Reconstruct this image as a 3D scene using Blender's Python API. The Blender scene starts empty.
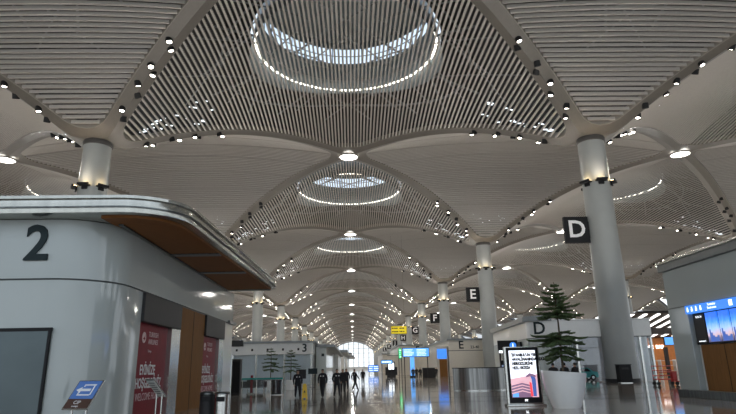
import bpy, bmesh, math, random
from mathutils import Vector, Matrix, Euler
random.seed(7)
SC = bpy.context.scene
COL = SC.collection
PI = math.pi
L = 57.95; Y0 = 61.8; CAMZ = 1.84

# ------------------------------------------------------------------ materials
def mat(name, col, rough=.5, metal=0., var=0., scale=3., bump=0., bscale=20., emis=None, es=0., spec=.5, stretch=None):
    m = bpy.data.materials.new(name); m.use_nodes = True
    nt = m.node_tree; N = nt.nodes; K = nt.links
    b = N['Principled BSDF']
    b.inputs['Base Color'].default_value = (*col, 1)
    b.inputs['Roughness'].default_value = rough
    b.inputs['Metallic'].default_value = metal
    b.inputs['Specular IOR Level'].default_value = spec
    tc = N.new('ShaderNodeTexCoord'); mp = N.new('ShaderNodeMapping')
    K.new(tc.outputs['Object'], mp.inputs['Vector'])
    if stretch: mp.inputs['Scale'].default_value = stretch
    n = N.new('ShaderNodeTexNoise'); n.inputs['Scale'].default_value = scale; n.inputs['Detail'].default_value = 4
    K.new(mp.outputs['Vector'], n.inputs['Vector'])
    v = var if var else .04
    r = N.new('ShaderNodeValToRGB')
    r.color_ramp.elements[0].position = .3; r.color_ramp.elements[1].position = .7
    r.color_ramp.elements[0].color = (*[c*(1-v) for c in col], 1)
    r.color_ramp.elements[1].color = (*[min(1, c*(1+v)) for c in col], 1)
    K.new(n.outputs['Fac'], r.inputs['Fac']); K.new(r.outputs['Color'], b.inputs['Base Color'])
    if bump:
        n2 = N.new('ShaderNodeTexNoise'); n2.inputs['Scale'].default_value = bscale
        K.new(mp.outputs['Vector'], n2.inputs['Vector'])
        bp = N.new('ShaderNodeBump'); bp.inputs['Strength'].default_value = bump
        K.new(n2.outputs['Fac'], bp.inputs['Height']); K.new(bp.outputs['Normal'], b.inputs['Normal'])
    if emis:
        b.inputs['Emission Color'].default_value = (*emis, 1); b.inputs['Emission Strength'].default_value = es
    return m

def pane_mat(name, tint=(.93, .97, 1), gl=.07):
    m = bpy.data.materials.new(name); m.use_nodes = True
    nt = m.node_tree; N = nt.nodes; K = nt.links
    N.remove(N['Principled BSDF'])
    t = N.new('ShaderNodeBsdfTransparent'); t.inputs['Color'].default_value = (*tint, 1)
    g = N.new('ShaderNodeBsdfGlossy'); g.inputs['Roughness'].default_value = .02
    mx = N.new('ShaderNodeMixShader')
    mx.inputs['Fac'].default_value = gl
    K.new(t.outputs[0], mx.inputs[1]); K.new(g.outputs[0], mx.inputs[2])
    K.new(mx.outputs[0], N['Material Output'].inputs['Surface'])
    return m

M = dict(
    rib=mat('rib_paint', (.13, .118, .102), .45, var=.04),
    lip=mat('rib_lip_paint', (.24, .22, .19), .4),
    slat=mat('slat_paint', (.40, .38, .35), .45),
    slatb=mat('slat_side_paint', (.40, .38, .35), .45),
    shell=mat('roof_liner', (.045, .048, .05), .8, var=.2),
    truss=mat('truss_steel', (.22, .24, .25), .5),
    drum=mat('skylight_drum_paint', (.20, .24, .26), .6),
    column=mat('column_paint', (.31, .325, .315), .32, var=.05, scale=.4),
    collar=mat('collar_bronze', (.10, .095, .09), .4, .3),
    black=mat('black_metal', (.010, .010, .011), .55, spec=.25),
    dark=mat('dark_grey_metal', (.028, .027, .028), .5, spec=.3),
    lamp=mat('spot_lens', (1, .95, .85), .3, emis=(1, .93, .82), es=10),
    glint=mat('glint_glow', (1, 1, 1), .3, emis=(.80, .90, 1), es=1.1),  # glow standing in for skylight glints between the slats, no lamp
    disc=mat('disc_diffuser', (1, 1, 1), .3, emis=(1, .97, .92), es=7),
    ringl=mat('ring_light_diffuser', (1, .97, .9), .3, emis=(1, .93, .82), es=4),
    uplens=mat('uplight_lens', (1, .8, .5), .3, emis=(1, .72, .38), es=18),
    wallg=mat('kiosk_glass_panel', (.43, .47, .455), .07, var=.02, scale=.5, spec=.7),
    wallw=mat('white_panel', (.74, .745, .73), .15, var=.02, spec=.6),
    seam=mat('panel_seam', (.12, .13, .13), .5),
    steel=mat('brushed_steel', (.55, .55, .52), .22, 1., var=.12, scale=2, stretch=(6, 6, .3), bump=.05),
    steeld=mat('dark_brushed_steel', (.13, .14, .14), .3, 1., var=.3, scale=1.2, stretch=(5, 5, .2)),
    ctr=mat('counter_brushed_steel', (.30, .30, .29), .3, 1., var=.55, scale=1.5, stretch=(3, 3, .1)),
    cream=mat('cream_panel', (.66, .62, .54), .25, var=.03),
    doorm=mat('lift_door_steel', (.09, .11, .115), .3, .8, var=.1, scale=.6),
    rim=mat('roof_rim_steel', (.46, .46, .42), .2, .9, var=.12, scale=1.3, stretch=(1.5, 1.5, .05)),
    rimd=mat('roof_rim_grey', (.16, .17, .17), .3, .7),
    wood=mat('orange_wood', (.25, .10, .028), .55, spec=.15, var=.18, scale=2, stretch=(1, 12, 12)),
    woodp=mat('brown_wood_panel', (.23, .105, .03), .6, spec=.15, var=.15, scale=3, stretch=(6, 6, .4)),
    red=mat('red_banner_film', (.24, .014, .026), .5, spec=.2, var=.12, scale=2),
    white=mat('white_print', (.85, .85, .85), .5),
    ink=mat('charcoal_lettering', (.018, .03, .033), .6, spec=.2),
    dullred=mat('faded_print', (.75, .55, .55), .5),
    blue=mat('sign_blue', (.10, .22, .55), .35),
    brown=mat('sign_brown', (.085, .042, .03), .4),
    blueE=mat('lit_blue_sign', (.05, .2, .8), .3, emis=(.03, .15, .50), es=1.),
    skyE=mat('lit_light_blue_screen', (.2, .5, .9), .3, emis=(.06, .27, .70), es=.85),
    whiteE=mat('lit_white_print', (1, 1, 1), .3, emis=(.85, .93, 1), es=1.),
    greenE=mat('lit_green_sign', (.05, .6, .2), .3, emis=(.03, .6, .18), es=1.),
    yellow=mat('yellow_sign_face', (.75, .60, .02), .4, emis=(.8, .62, .02), es=.35),
    yellowp=mat('yellow_plastic', (.85, .55, .01), .4),
    mauve=mat('mauve_grey_wall', (.26, .23, .23), .25, var=.15, scale=.6),
    pot=mat('white_fibreglass_pot', (.84, .85, .83), .22, var=.02),
    soil=mat('potting_soil', (.03, .022, .016), .9, var=.4, scale=20),
    bark=mat('pine_bark', (.10, .075, .05), .8, var=.3, scale=12),
    needle=mat('pine_needles', (.075, .115, .045), .65, var=.45, scale=9, bump=.5, bscale=60),
    cloth=mat('dark_navy_uniform', (.010, .011, .016), .8, var=.25, scale=8),
    coat=mat('dark_coat', (.022, .021, .022), .85, var=.25, scale=8),
    skin=mat('skin', (.42, .24, .16), .5),
    hair=mat('dark_hair', (.015, .011, .009), .6),
    shoe=mat('black_shoe', (.01, .01, .01), .3),
    mull=mat('mullion_metal', (.30, .33, .34), .4, .3),
    teal=mat('teal_rail_glass', (.03, .30, .26), .2, emis=None),
    tealcar=mat('teal_car_paint', (.10, .50, .48), .2),
    redp=mat('red_painted_steel', (.45, .02, .02), .35),
    orange=mat('shop_orange_wall', (.60, .20, .04), .5, var=.1),
    stripe=mat('shop_strip_light', (1, 1, 1), .4, emis=(1, .97, .93), es=2.2),
    shopdark=mat('shop_dark_ceiling', (.02, .014, .012), .6),
    pinkE=mat('screen_dusk_sky', (.8, .5, .5), .3, emis=(.52, .30, .36), es=.8),
    paleE=mat('screen_pale', (.9, .92, .98), .3, emis=(.74, .78, .88), es=1.),
    violE=mat('screen_violet', (.3, .2, .3), .3, emis=(.12, .06, .11), es=.8),
    rdE=mat('screen_red', (.7, .06, .06), .3, emis=(.62, .05, .07), es=.9),
    nvE=mat('screen_navy', (.04, .08, .25), .3, emis=(.05, .10, .32), es=.8),
    glass=pane_mat('clear_glass'),
    skyglass=pane_mat('skylight_glass', (.86, .94, 1)),
)
def screen_mat():
    m = bpy.data.materials.new('city_skyline_screen'); m.use_nodes = True
    nt = m.node_tree; N = nt.nodes; K = nt.links; b = N['Principled BSDF']
    b.inputs['Base Color'].default_value = (.02, .03, .05, 1); b.inputs['Roughness'].default_value = .2
    tc = N.new('ShaderNodeTexCoord'); s = N.new('ShaderNodeSeparateXYZ'); K.new(tc.outputs['Generated'], s.inputs[0])
    n = N.new('ShaderNodeTexNoise'); n.inputs['Scale'].default_value = 4; K.new(tc.outputs['Generated'], n.inputs['Vector'])
    a = N.new('ShaderNodeMath'); a.operation = 'MULTIPLY_ADD'; a.inputs[1].default_value = .28; K.new(n.outputs['Fac'], a.inputs[0]); K.new(s.outputs['Z'], a.inputs[2])
    r = N.new('ShaderNodeValToRGB'); e = r.color_ramp.elements
    e[0].position = .12; e[0].color = (.05, .05, .12, 1); e[1].position = 1.0; e[1].color = (.012, .10, .55, 1)
    for p_, c_ in ((.26, (.10, .09, .16, 1)), (.38, (.42, .30, .34, 1)), (.58, (.22, .36, .66, 1)), (.8, (.04, .20, .70, 1))):
        x = e.new(p_); x.color = c_
    K.new(a.outputs[0], r.inputs['Fac']); K.new(r.outputs['Color'], b.inputs['Emission Color']); b.inputs['Emission Strength'].default_value = 1.2
    return m
M['cityE'] = screen_mat()
def floor_mat():
    m = bpy.data.materials.new('polished_granite'); m.use_nodes = True
    nt = m.node_tree; N = nt.nodes; K = nt.links; b = N['Principled BSDF']
    tc = N.new('ShaderNodeTexCoord')
    br = N.new('ShaderNodeTexBrick'); br.offset = 0; br.inputs['Scale'].default_value = 1
    br.inputs['Brick Width'].default_value = 1.2; br.inputs['Row Height'].default_value = 1.2; br.inputs['Mortar Size'].default_value = .006
    br.inputs['Color1'].default_value = (.40, .345, .29, 1); br.inputs['Color2'].default_value = (.43, .372, .313, 1); br.inputs['Mortar'].default_value = (.17, .155, .14, 1)
    K.new(tc.outputs['Object'], br.inputs['Vector'])
    n = N.new('ShaderNodeTexNoise'); n.inputs['Scale'].default_value = 14; n.inputs['Detail'].default_value = 6
    K.new(tc.outputs['Object'], n.inputs['Vector'])
    mx = N.new('ShaderNodeMix'); mx.data_type = 'RGBA'; mx.blend_type = 'OVERLAY'; mx.inputs['Factor'].default_value = .25
    K.new(br.outputs['Color'], mx.inputs['A']); K.new(n.outputs['Color'], mx.inputs['B'])
    K.new(mx.outputs['Result'], b.inputs['Base Color'])
    b.inputs['Roughness'].default_value = .07; b.inputs['Specular IOR Level'].default_value = .75
    return m
M['floor'] = floor_mat()
M['floord'] = mat('dark_granite_band', (.05, .043, .038), .1, var=.15, scale=10, spec=.7)

# ------------------------------------------------------------------ mesh builder
class MB:
    def __init__(s): s.v = []; s.f = []; s.m = []; s.T = Matrix()
    def add(s, vs, fs, m=0):
        o = len(s.v); s.v += [tuple(s.T @ Vector(p)) for p in vs]
        s.f += [tuple(o+i for i in f) for f in fs]; s.m += [m]*len(fs); return s
    def box(s, x0, x1, y0, y1, z0, z1, m=0):
        vs = [(x, y, z) for z in (z0, z1) for y in (y0, y1) for x in (x0, x1)]
        return s.add(vs, [(0, 2, 3, 1), (4, 5, 7, 6), (0, 1, 5, 4), (2, 6, 7, 3), (0, 4, 6, 2), (1, 3, 7, 5)], m)
    def lathe(s, prof, n=24, c=(0, 0), m=0, cap=True):
        vs = []; fs = []
        for r, z in prof:
            for i in range(n):
                a = 2*PI*i/n; vs.append((c[0]+r*math.cos(a), c[1]+r*math.sin(a), z))
        for k in range(len(prof)-1):
            for i in range(n):
                j = (i+1) % n; fs.append((k*n+i, k*n+j, (k+1)*n+j, (k+1)*n+i))
        if cap:
            fs.append(tuple(range(n-1, -1, -1))); fs.append(tuple((len(prof)-1)*n+i for i in range(n)))
        return s.add(vs, fs, m)
    def tube(s, pts, rad, n=8, m=0, cap=True):
        vs = []; fs = []; pts = [Vector(p) for p in pts]
        if not hasattr(rad, '__len__'): rad = [rad]*len(pts)
        for k, p in enumerate(pts):
            d = (pts[min(k+1, len(pts)-1)] - pts[max(k-1, 0)]).normalized()
            a = d.cross(Vector((0, 0, 1)) if abs(d.z) < .9 else Vector((1, 0, 0))).normalized(); b = d.cross(a)
            for i in range(n):
                t = 2*PI*i/n; vs.append(tuple(p + (a*math.cos(t)+b*math.sin(t))*rad[k]))
        for k in range(len(pts)-1):
            for i in range(n):
                j = (i+1) % n; fs.append((k*n+i, k*n+j, (k+1)*n+j, (k+1)*n+i))
        if cap:
            fs.append(tuple(range(n-1, -1, -1))); fs.append(tuple((len(pts)-1)*n+i for i in range(n)))
        return s.add(vs, fs, m)
    def prism(s, poly, z0, z1, m=0):
        n = len(poly)
        vs = [(x, y, z0) for x, y in poly] + [(x, y, z1) for x, y in poly]
        fs = [(i, (i+1) % n, n+(i+1) % n, n+i) for i in range(n)] + [tuple(range(n-1, -1, -1)), tuple(range(n, 2*n))]
        return s.add(vs, fs, m)
    def mesh(s, name, mats):
        me = bpy.data.meshes.new(name); me.from_pydata(s.v, [], s.f)
        for k in mats: me.materials.append(M[k])
        me.polygons.foreach_set('material_index', s.m); me.update()
        return me
    def build(s, name, mats, parent=None, smooth=False, bevel=0):
        if isinstance(mats, str): mats = [mats]
        me = s.mesh(name, mats)
        if bevel:
            bm = bmesh.new(); bm.from_mesh(me)
            bmesh.ops.remove_doubles(bm, verts=bm.verts, dist=1e-5)
            es = [e for e in bm.edges if len(e.link_faces) == 2 and e.calc_face_angle(0) > .6]
            bmesh.ops.bevel(bm, geom=es, offset=bevel, segments=2, affect='EDGES', profile=.6)
            bm.to_mesh(me); bm.free()
        if smooth:
            me.polygons.foreach_set('use_smooth', [True]*len(me.polygons))
            try: me.set_sharp_from_angle(angle=math.radians(40))
            except Exception: pass
        o = bpy.data.objects.new(name, me); COL.objects.link(o); o.parent = parent
        return o

def tag(o, label, cat, group=None, kind=None):
    if label: o['label'] = label
    if cat: o['category'] = cat
    if group: o['group'] = group
    if kind: o['kind'] = kind
    return o
def struct(o): o['kind'] = 'structure'; return o
def thing(name, label, cat, loc=(0, 0, 0), rz=0, group=None):
    o = bpy.data.objects.new(name, None); COL.objects.link(o); o.location = loc; o.rotation_euler = (0, 0, rz)
    o.empty_display_size = .2
    return tag(o, label, cat, group)
def dup(root, loc=None, rz=None, label=None, group=None):
    r = root.copy(); COL.objects.link(r)
    if loc is not None: r.location = loc
    if rz is not None: r.rotation_euler = (0, 0, rz)
    if label: r['label'] = label
    if group: r['group'] = group
    for ch in list(root.children):
        c = ch.copy(); COL.objects.link(c); c.parent = r
        for g in list(ch.children):
            d = g.copy(); COL.objects.link(d); d.parent = c
    return r
def text(name, s, size, loc, face, material, parent, extrude=.01, bold=0., align='CENTER', squeeze=1.):
    cu = bpy.data.curves.new('t', 'FONT'); cu.body = s; cu.size = size; cu.extrude = extrude; cu.offset = bold
    cu.align_x = align; cu.align_y = 'CENTER'; cu.resolution_u = 3
    t = bpy.data.objects.new('t', cu); COL.objects.link(t)
    bpy.context.view_layer.update()
    me = bpy.data.meshes.new_from_object(t.evaluated_get(bpy.context.evaluated_depsgraph_get()))
    bpy.data.objects.remove(t); bpy.data.curves.remove(cu)
    me.materials.clear(); me.materials.append(M[material])
    for v in me.vertices: v.co.x *= squeeze
    o = bpy.data.objects.new(name, me); COL.objects.link(o); o.parent = parent
    rz = {'front': 0, 'right': PI/2, 'left': -PI/2, 'back': PI}.get(face, face)
    o.rotation_euler = (PI/2, 0, rz); o.location = loc
    return o
def arc(cx, cy, r, a0, a1, n=8): return [(cx+r*math.cos(math.radians(a0+(a1-a0)*i/n)), cy+r*math.sin(math.radians(a0+(a1-a0)*i/n))) for i in range(n+1)]

# ------------------------------------------------------------------ camera
F = 563.8; P_ = .2794; YAW = .0305; ROLL = .0193; CX = .4
cd = bpy.data.cameras.new('camera'); cam = bpy.data.objects.new('camera', cd); COL.objects.link(cam)
cd.sensor_width = 36; cd.lens = F/736*36; cd.clip_end = 3000; cd.clip_start = .1
cam.location = (CX, 0, CAMZ)
cam.rotation_euler = (Matrix.Rotation(-YAW, 4, 'Z') @ Matrix.Rotation(PI/2+P_, 4, 'X') @ Matrix.Rotation(-ROLL, 4, 'Z')).to_euler()
SC.camera = cam
def project(x, y, z):
    x -= CX; z -= CAMZ
    a = x*math.cos(YAW)-y*math.sin(YAW); yy = x*math.sin(YAW)+y*math.cos(YAW)
    d = yy*math.cos(P_)+z*math.sin(P_); up = z*math.cos(P_)-yy*math.sin(P_)
    if d <= .1: return None
    u = a/d; v = -up/d; c, s = math.cos(ROLL), math.sin(ROLL)
    return 368+F*(u*c+v*s), 207+F*(-u*s+v*c), d

# ------------------------------------------------------------------ vaulted ceiling
H2 = L/2
def zsurf(x, y):
    u = abs(x)/H2; v = abs(y)/H2
    S = max(0, 1-(u/.7)**2)**2
    z = .606-.197*u**2.4+(.042*S*(1-min(1, v/(1-u+1e-6))**2) if S > 0 else 0)
    return CAMZ+L*max(z, .446 if u > .6 else -9)
SQ = H2/math.sqrt(2)
INS = 1.05
def sdf_h(h, r, a):
    # radius of a rounded square (half side h, corner radius r, rotated 45 deg) in direction a
    lo, hi = 0, h*1.6
    ca, sa = math.cos(a), math.sin(a)
    for _ in range(26):
        m_ = (lo+hi)/2; q1 = abs(m_*(ca+sa))/math.sqrt(2)-(h-r); q2 = abs(m_*(ca-sa))/math.sqrt(2)-(h-r)
        d = math.hypot(max(q1, 0), max(q2, 0))+min(max(q1, q2), 0)-r
        if d < 0: lo = m_
        else: hi = m_
    return lo
HS = SQ-INS; CR = 3.6
def build_cell_meshes(holes):
    rib = MB(); n = 160; rings = []
    for k, (h, r, dz) in enumerate(((SQ, .01, 0), (SQ-.5, 1.6, 0), (HS, CR, -.02), (HS-.06, CR, .02), (HS-.06, CR, .75))):
        ring = []
        for i in range(n):
            a = 2*PI*(i+.5)/n + (PI/n)
            R = sdf_h(h, r, a); x, y = R*math.cos(a), R*math.sin(a)
            ring.append((x, y, zsurf(x, y)+dz))
        rings.append(ring)
    for k in range(4):
        vs = rings[k]+rings[k+1]
        rib.add(vs, [(i, (i+1) % n, n+(i+1) % n, n+i) for i in range(n)], 0 if k < 2 else 1)
    slats = MB(); pitch = .5; w = .125; dep = .17 if holes == 'A' else .36
    ns = int(H2/pitch)
    for i in range(-ns, ns+1):
        x = i*pitch
        lo, hi = 0, H2
        def ins(y):
            q1 = abs(x+y)/math.sqrt(2)-(HS-.1-CR); q2 = abs(x-y)/math.sqrt(2)-(HS-.1-CR)
            return math.hypot(max(q1, 0), max(q2, 0))+min(max(q1, q2), 0)-CR < 0
        if not ins(0): continue
        for _ in range(24):
            m_ = (lo+hi)/2
            if ins(m_): lo = m_
            else: hi = m_
        Y = lo
        seg = max(3, int(2*Y/2.2)); vs = []; fs = []
        w_ = w if (holes == 'A' or i % 9) else .05
        for k in range(seg+1):
            y = -Y+2*Y*k/seg; z = zsurf(x, y)+.04
            vs += [(x-w_, y, z), (x+w_, y, z), (x+w_*.8, y, z+dep), (x-w_*.8, y, z+dep)]
        for k in range(seg):
            o = 4*k
            fs += [(o, o+4, o+5, o+1), (o+1, o+5, o+6, o+2), (o+2, o+6, o+7, o+3), (o+3, o+7, o+4, o)]
        fs += [(0, 1, 2, 3), (4*seg+3, 4*seg+2, 4*seg+1, 4*seg)]
        slats.add(vs, fs, 0)
    # roof liner with a round skylight opening and small openings by the columns
    shell = MB(); n = 96; RR = 11.7; RC = 10.8; rad = []
    rings = []
    for k in range(13):
        t = k/12; ring = []
        for i in range(n):
            a = 2*PI*(i+.5)/n; Rb = sdf_h(SQ, .01, a); R = RR+(Rb-RR)*t
            x, y = R*math.cos(a), R*math.sin(a); ring.append((x, y, zsurf(x, y)+1.2+2.6*min(1, (1-t)*2.2)))
        rings.append(ring)
    frame = MB()
    for k in range(12):
        for i in range(n):
            j = (i+1) % n; A, B, C, D = rings[k][i], rings[k][j], rings[k+1][j], rings[k+1][i]
            cx, cy = (A[0]+C[0])/2, (A[1]+C[1])/2
            u = abs(cx)/H2; v = abs(cy)/H2
            shell.add([A, B, C, D], [(0, 3, 2, 1)], 0)
    # drum
    zc = CAMZ+.655*L
    drum = MB()
    zl = 44.0
    def ringwall(r0, z0, r1, z1, m):
        vs = []
        for r, z in ((r0, z0), (r1, z1)):
            vs += [(r*math.cos(2*PI*i/96), r*math.sin(2*PI*i/96), z) for i in range(96)]
        drum.add(vs, [(i, (i+1) % 96, 96+(i+1) % 96, 96+i) for i in range(96)], m)
    vs = []
    for i in range(96):
        x, y = RR*math.cos(2*PI*i/96), RR*math.sin(2*PI*i/96); vs.append((x, y, zsurf(x, y)+1.0))
    for i in range(96): vs.append((vs[i][0]*RC/RR, vs[i][1]*RC/RR, zl+.2))
    drum.add(vs, [(i, (i+1) % 96, 96+(i+1) % 96, 96+i) for i in range(96)], 0)
    ringwall(RC, zl+2.5, RC, zl+3.6, 0)
    ringwall(RR+.4, zl+3.6, .1, zl+5.2, 0)
    ringwall(RR+.4, zl+3.7, .1, zl+5.3, 0)
    for i in range(32):
        a = 2*PI*i/32; x, y = RC*math.cos(a), RC*math.sin(a)
        drum.tube([(x, y, zl), (x, y, zl+3.2)], .07, 6, 1)
    for rr, zz, tr in ((RC-.1, zl+1.3, .07), (RC-1.2, zc+3.0, .16), (RC-.2, zc+1.6, .13), (RR+3.2, zc+1.2, .13)):
        pts = []
        for i in range(49):
            a = 2*PI*i/48; x, y = rr*math.cos(a), rr*math.sin(a)
            pts.append((x, y, zz if rr < RR else zsurf(x, y)+1.))
        drum.tube(pts, tr, 6, 1, False)
    for k in range(4):
        a = PI/4+k*PI/2; b = a+PI/2
        drum.tube([(RC*math.cos(a), RC*math.sin(a), zl-.2), (RR*.0, 0, zl+.2)], .14, 6, 1)
    for k in range(8):
        a = 2*PI*k/8+PI/8
        p0 = (RR*math.cos(a), RR*math.sin(a), zsurf(RR*math.cos(a), RR*math.sin(a))+2.); x, y = 17*math.cos(a+.25), 17*math.sin(a+.25)
        drum.tube([p0, (x, y, zsurf(x, y)+.9)], .13, 6, 1)
        x, y = 17*math.cos(a-.25), 17*math.sin(a-.25)
        drum.tube([p0, (x, y, zsurf(x, y)+.9)], .13, 6, 1)
    for s1 in (-1, 1):
        for q in (-12, -6, 0, 6, 12):
            pts = []
            for i in range(11):
                t = -1+.2*i; x, y = (t*17+q)*.7, (t*17-q)*.7*s1
                if abs(x)+abs(y) < H2*.9: pts.append((x, y, zsurf(x, y)+2.2))
            if len(pts) > 2: drum.tube(pts, .09, 5, 1)
    # small glowing boxes added above the slats, standing in for skylight glints by the columns
    glint_boxes = MB(); rnd = random.Random(5)
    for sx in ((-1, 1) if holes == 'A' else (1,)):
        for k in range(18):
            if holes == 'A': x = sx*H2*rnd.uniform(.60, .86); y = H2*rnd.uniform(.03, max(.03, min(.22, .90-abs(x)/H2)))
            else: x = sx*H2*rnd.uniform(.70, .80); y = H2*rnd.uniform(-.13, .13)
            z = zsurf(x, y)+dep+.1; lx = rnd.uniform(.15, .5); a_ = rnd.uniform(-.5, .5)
            T_ = Matrix.Translation((x, y, z)) @ Matrix.Rotation(a_, 4, 'Z'); glint_boxes.T = T_
            glint_boxes.box(-lx, lx, -.09, .09, 0, .08)
    glass = MB()
    vs = []
    for z in (zl+.2, zl+2.5): vs += [((RC+.05)*math.cos(2*PI*i/48), (RC+.05)*math.sin(2*PI*i/48), z) for i in range(48)]
    glass.add(vs, [(i, (i+1) % 48, 48+(i+1) % 48, 48+i) for i in range(48)], 0)
    for fi in range(0, len(frame.f)):
        f = frame.f[fi]; glass.add([(frame.v[k][0], frame.v[k][1], frame.v[k][2]+.25) for k in f], [(0, 1, 2, 3)], 0)
    ring = MB()
    nr = 96
    for i in range(nr):
        a0 = 2*PI*i/nr; a1 = a0+2*PI/nr*.62
        r0, r1 = 10.95, 11.2; vs = []
        for z in (0, .10):
            for r, a in ((r0, a0), (r1, a0), (r1, a1), (r0, a1)):
                x, y = r*math.cos(a), r*math.sin(a); vs.append((x, y, CAMZ+.66*L+z))
        ring.add(vs, [(0, 1, 2, 3), (4, 7, 6, 5), (0, 4, 5, 1), (1, 5, 6, 2), (2, 6, 7, 3), (3, 7, 4, 0)])
    return (rib.mesh('ceiling', ['rib', 'lip']), slats.mesh('slat_panel', ['slat']), shell.mesh('roof_liner', ['shell']),
            drum.mesh('skylight_frame', ['drum', 'truss']), glass.mesh('skylight_pane', ['skyglass']), ring.mesh('ring_light', ['ringl']), glint_boxes.mesh('glint_cluster', ['glint']))
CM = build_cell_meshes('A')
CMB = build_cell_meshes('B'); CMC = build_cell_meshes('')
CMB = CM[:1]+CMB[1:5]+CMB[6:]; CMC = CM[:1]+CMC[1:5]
CM[0].polygons.foreach_set('use_smooth', [True]*len(CM[0].polygons))
NAMES_ = ('ceiling', 'slat_panel', 'roof_liner', 'skylight_frame', 'skylight_pane', 'ring_light')
NROW = 13
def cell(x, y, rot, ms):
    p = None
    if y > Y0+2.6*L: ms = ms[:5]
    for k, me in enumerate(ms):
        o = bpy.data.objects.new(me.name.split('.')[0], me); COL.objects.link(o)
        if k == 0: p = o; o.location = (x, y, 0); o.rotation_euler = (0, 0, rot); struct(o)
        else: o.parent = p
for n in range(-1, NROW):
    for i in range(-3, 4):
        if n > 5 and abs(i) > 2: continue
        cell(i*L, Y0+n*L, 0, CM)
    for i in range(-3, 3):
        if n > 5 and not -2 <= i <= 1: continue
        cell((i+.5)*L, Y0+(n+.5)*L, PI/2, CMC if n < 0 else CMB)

# ------------------------------------------------------------------ floor, walls, windows of the hall
XW = 3.5*L; YB = Y0-1.5*L; YE = Y0+13*L
MB().box(-XW, XW, YB, YE, -.3, 0).build('floor', 'floor'); struct(bpy.data.objects['floor'])
fb = MB()
for y, w, x0, x1 in ((32.5, 1.5, -3, 60), (37.5, .3, -60, 60), (47, .9, -3, 60), (57.5, 1.3, -60, 60), (74, 1.5, -60, 60), (92, 2, -60, 60), (119.7, 2.5, -60, 60), (150, 3, -60, 60), (190, 4, -60, 60)):
    fb.box(x0, x1, y, y+w, .0005, .004)
o = fb.build('floor', 'floord'); struct(o)

def glazing(name, x0, x1, z1, sx, sz, place, zb=0., arch=False):
    """a flat glazed wall in its own x-z plane; place = (location, rotation)"""
    fr = MB(); nx = max(1, round((x1-x0)/sx)); mw = .45 if arch else .14
    def top(x): return z1 if not arch else 22+ (z1-22)*math.sqrt(max(0, 1-((x-(x0+x1)/2)/((x1-x0)/2))**2))
    for i in range(nx+1):
        x = x0+(x1-x0)*i/nx; fr.box(x-mw, x+mw, -.3, .3, zb, max(top(x), zb+.3))
    z = zb
    while z < z1-.2:
        if arch and z > 22:
            hw = (x1-x0)/2*math.sqrt(max(0, 1-((z-22)/(z1-22))**2)); c = (x0+x1)/2; fr.box(c-hw, c+hw, -.2, .2, z-.25, z+.25)
        else: fr.box(x0, x1, -.2, .2, z-.1, z+.1)
        z += sz
    if arch:
        pts = [(x0+(x1-x0)*i/40, 0, top(x0+(x1-x0)*i/40)) for i in range(41)]; fr.tube(pts, .5, 6)
    else: fr.box(x0, x1, -.3, .3, z1-.3, z1)
    f = fr.build(name, 'mull'); struct(f)
    g = MB(); vs = [(x0, .1, zb)]+[(x0+(x1-x0)*i/40, .1, top(x0+(x1-x0)*i/40)) for i in range(41)]+[(x1, .1, zb)]
    g.add(vs, [tuple(range(len(vs)))]); g.build('pane', 'glass', f)
    f.location = place[0]; f.rotation_euler = (0, 0, place[1])
    return f
# far end: wall with the arched window
W0, W1, WT = -27., 29.5, 38.5
wl = MB(); n = 40; c = (W0+W1)/2
prev = None
for i in range(n+1):
    x = W0+(W1-W0)*i/n; zt = 22+(WT-22)*math.sqrt(max(0, 1-((x-c)/((W1-W0)/2))**2))
    if prev: wl.add([(prev[0], YE, prev[1]), (x, YE, zt), (x, YE, 60), (prev[0], YE, 60), (prev[0], YE+1, prev[1]), (x, YE+1, zt), (x, YE+1, 60), (prev[0], YE+1, 60)],
                    [(0, 1, 2, 3), (4, 7, 6, 5), (0, 4, 5, 1), (2, 6, 7, 3)])
    prev = (x, zt)
wl.box(-XW, W0, YE, YE+1, 0, 60); wl.box(W1, XW, YE, YE+1, 0, 60); wl.box(W0, W1, YE, YE+1, 0, 4.5)
struct(wl.build('wall_back', 'wallw'))
glazing('window_1', W0, W1, WT, 7, 6.2, ((0, YE-.5, 0), 0), 4.5, True)
glazing('window_2', -XW, XW, 27, 7.2, 6, ((0, YB, 0), PI), 0.)
glazing('window_3', YB, YE, 26, 14.5, 6, ((-XW, 0, 0), PI/2), 3.)
glazing('window_4', YB, YE, 26, 14.5, 6, ((XW, 0, 0), PI/2), 3.)
for nm, s in (('wall_left', -1), ('wall_right', 1)):
    struct(MB().box(min(s*XW, s*(XW+.5)), max(s*XW, s*(XW+.5)), YB, YE, 0, 3).build(nm, 'wallw'))

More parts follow.
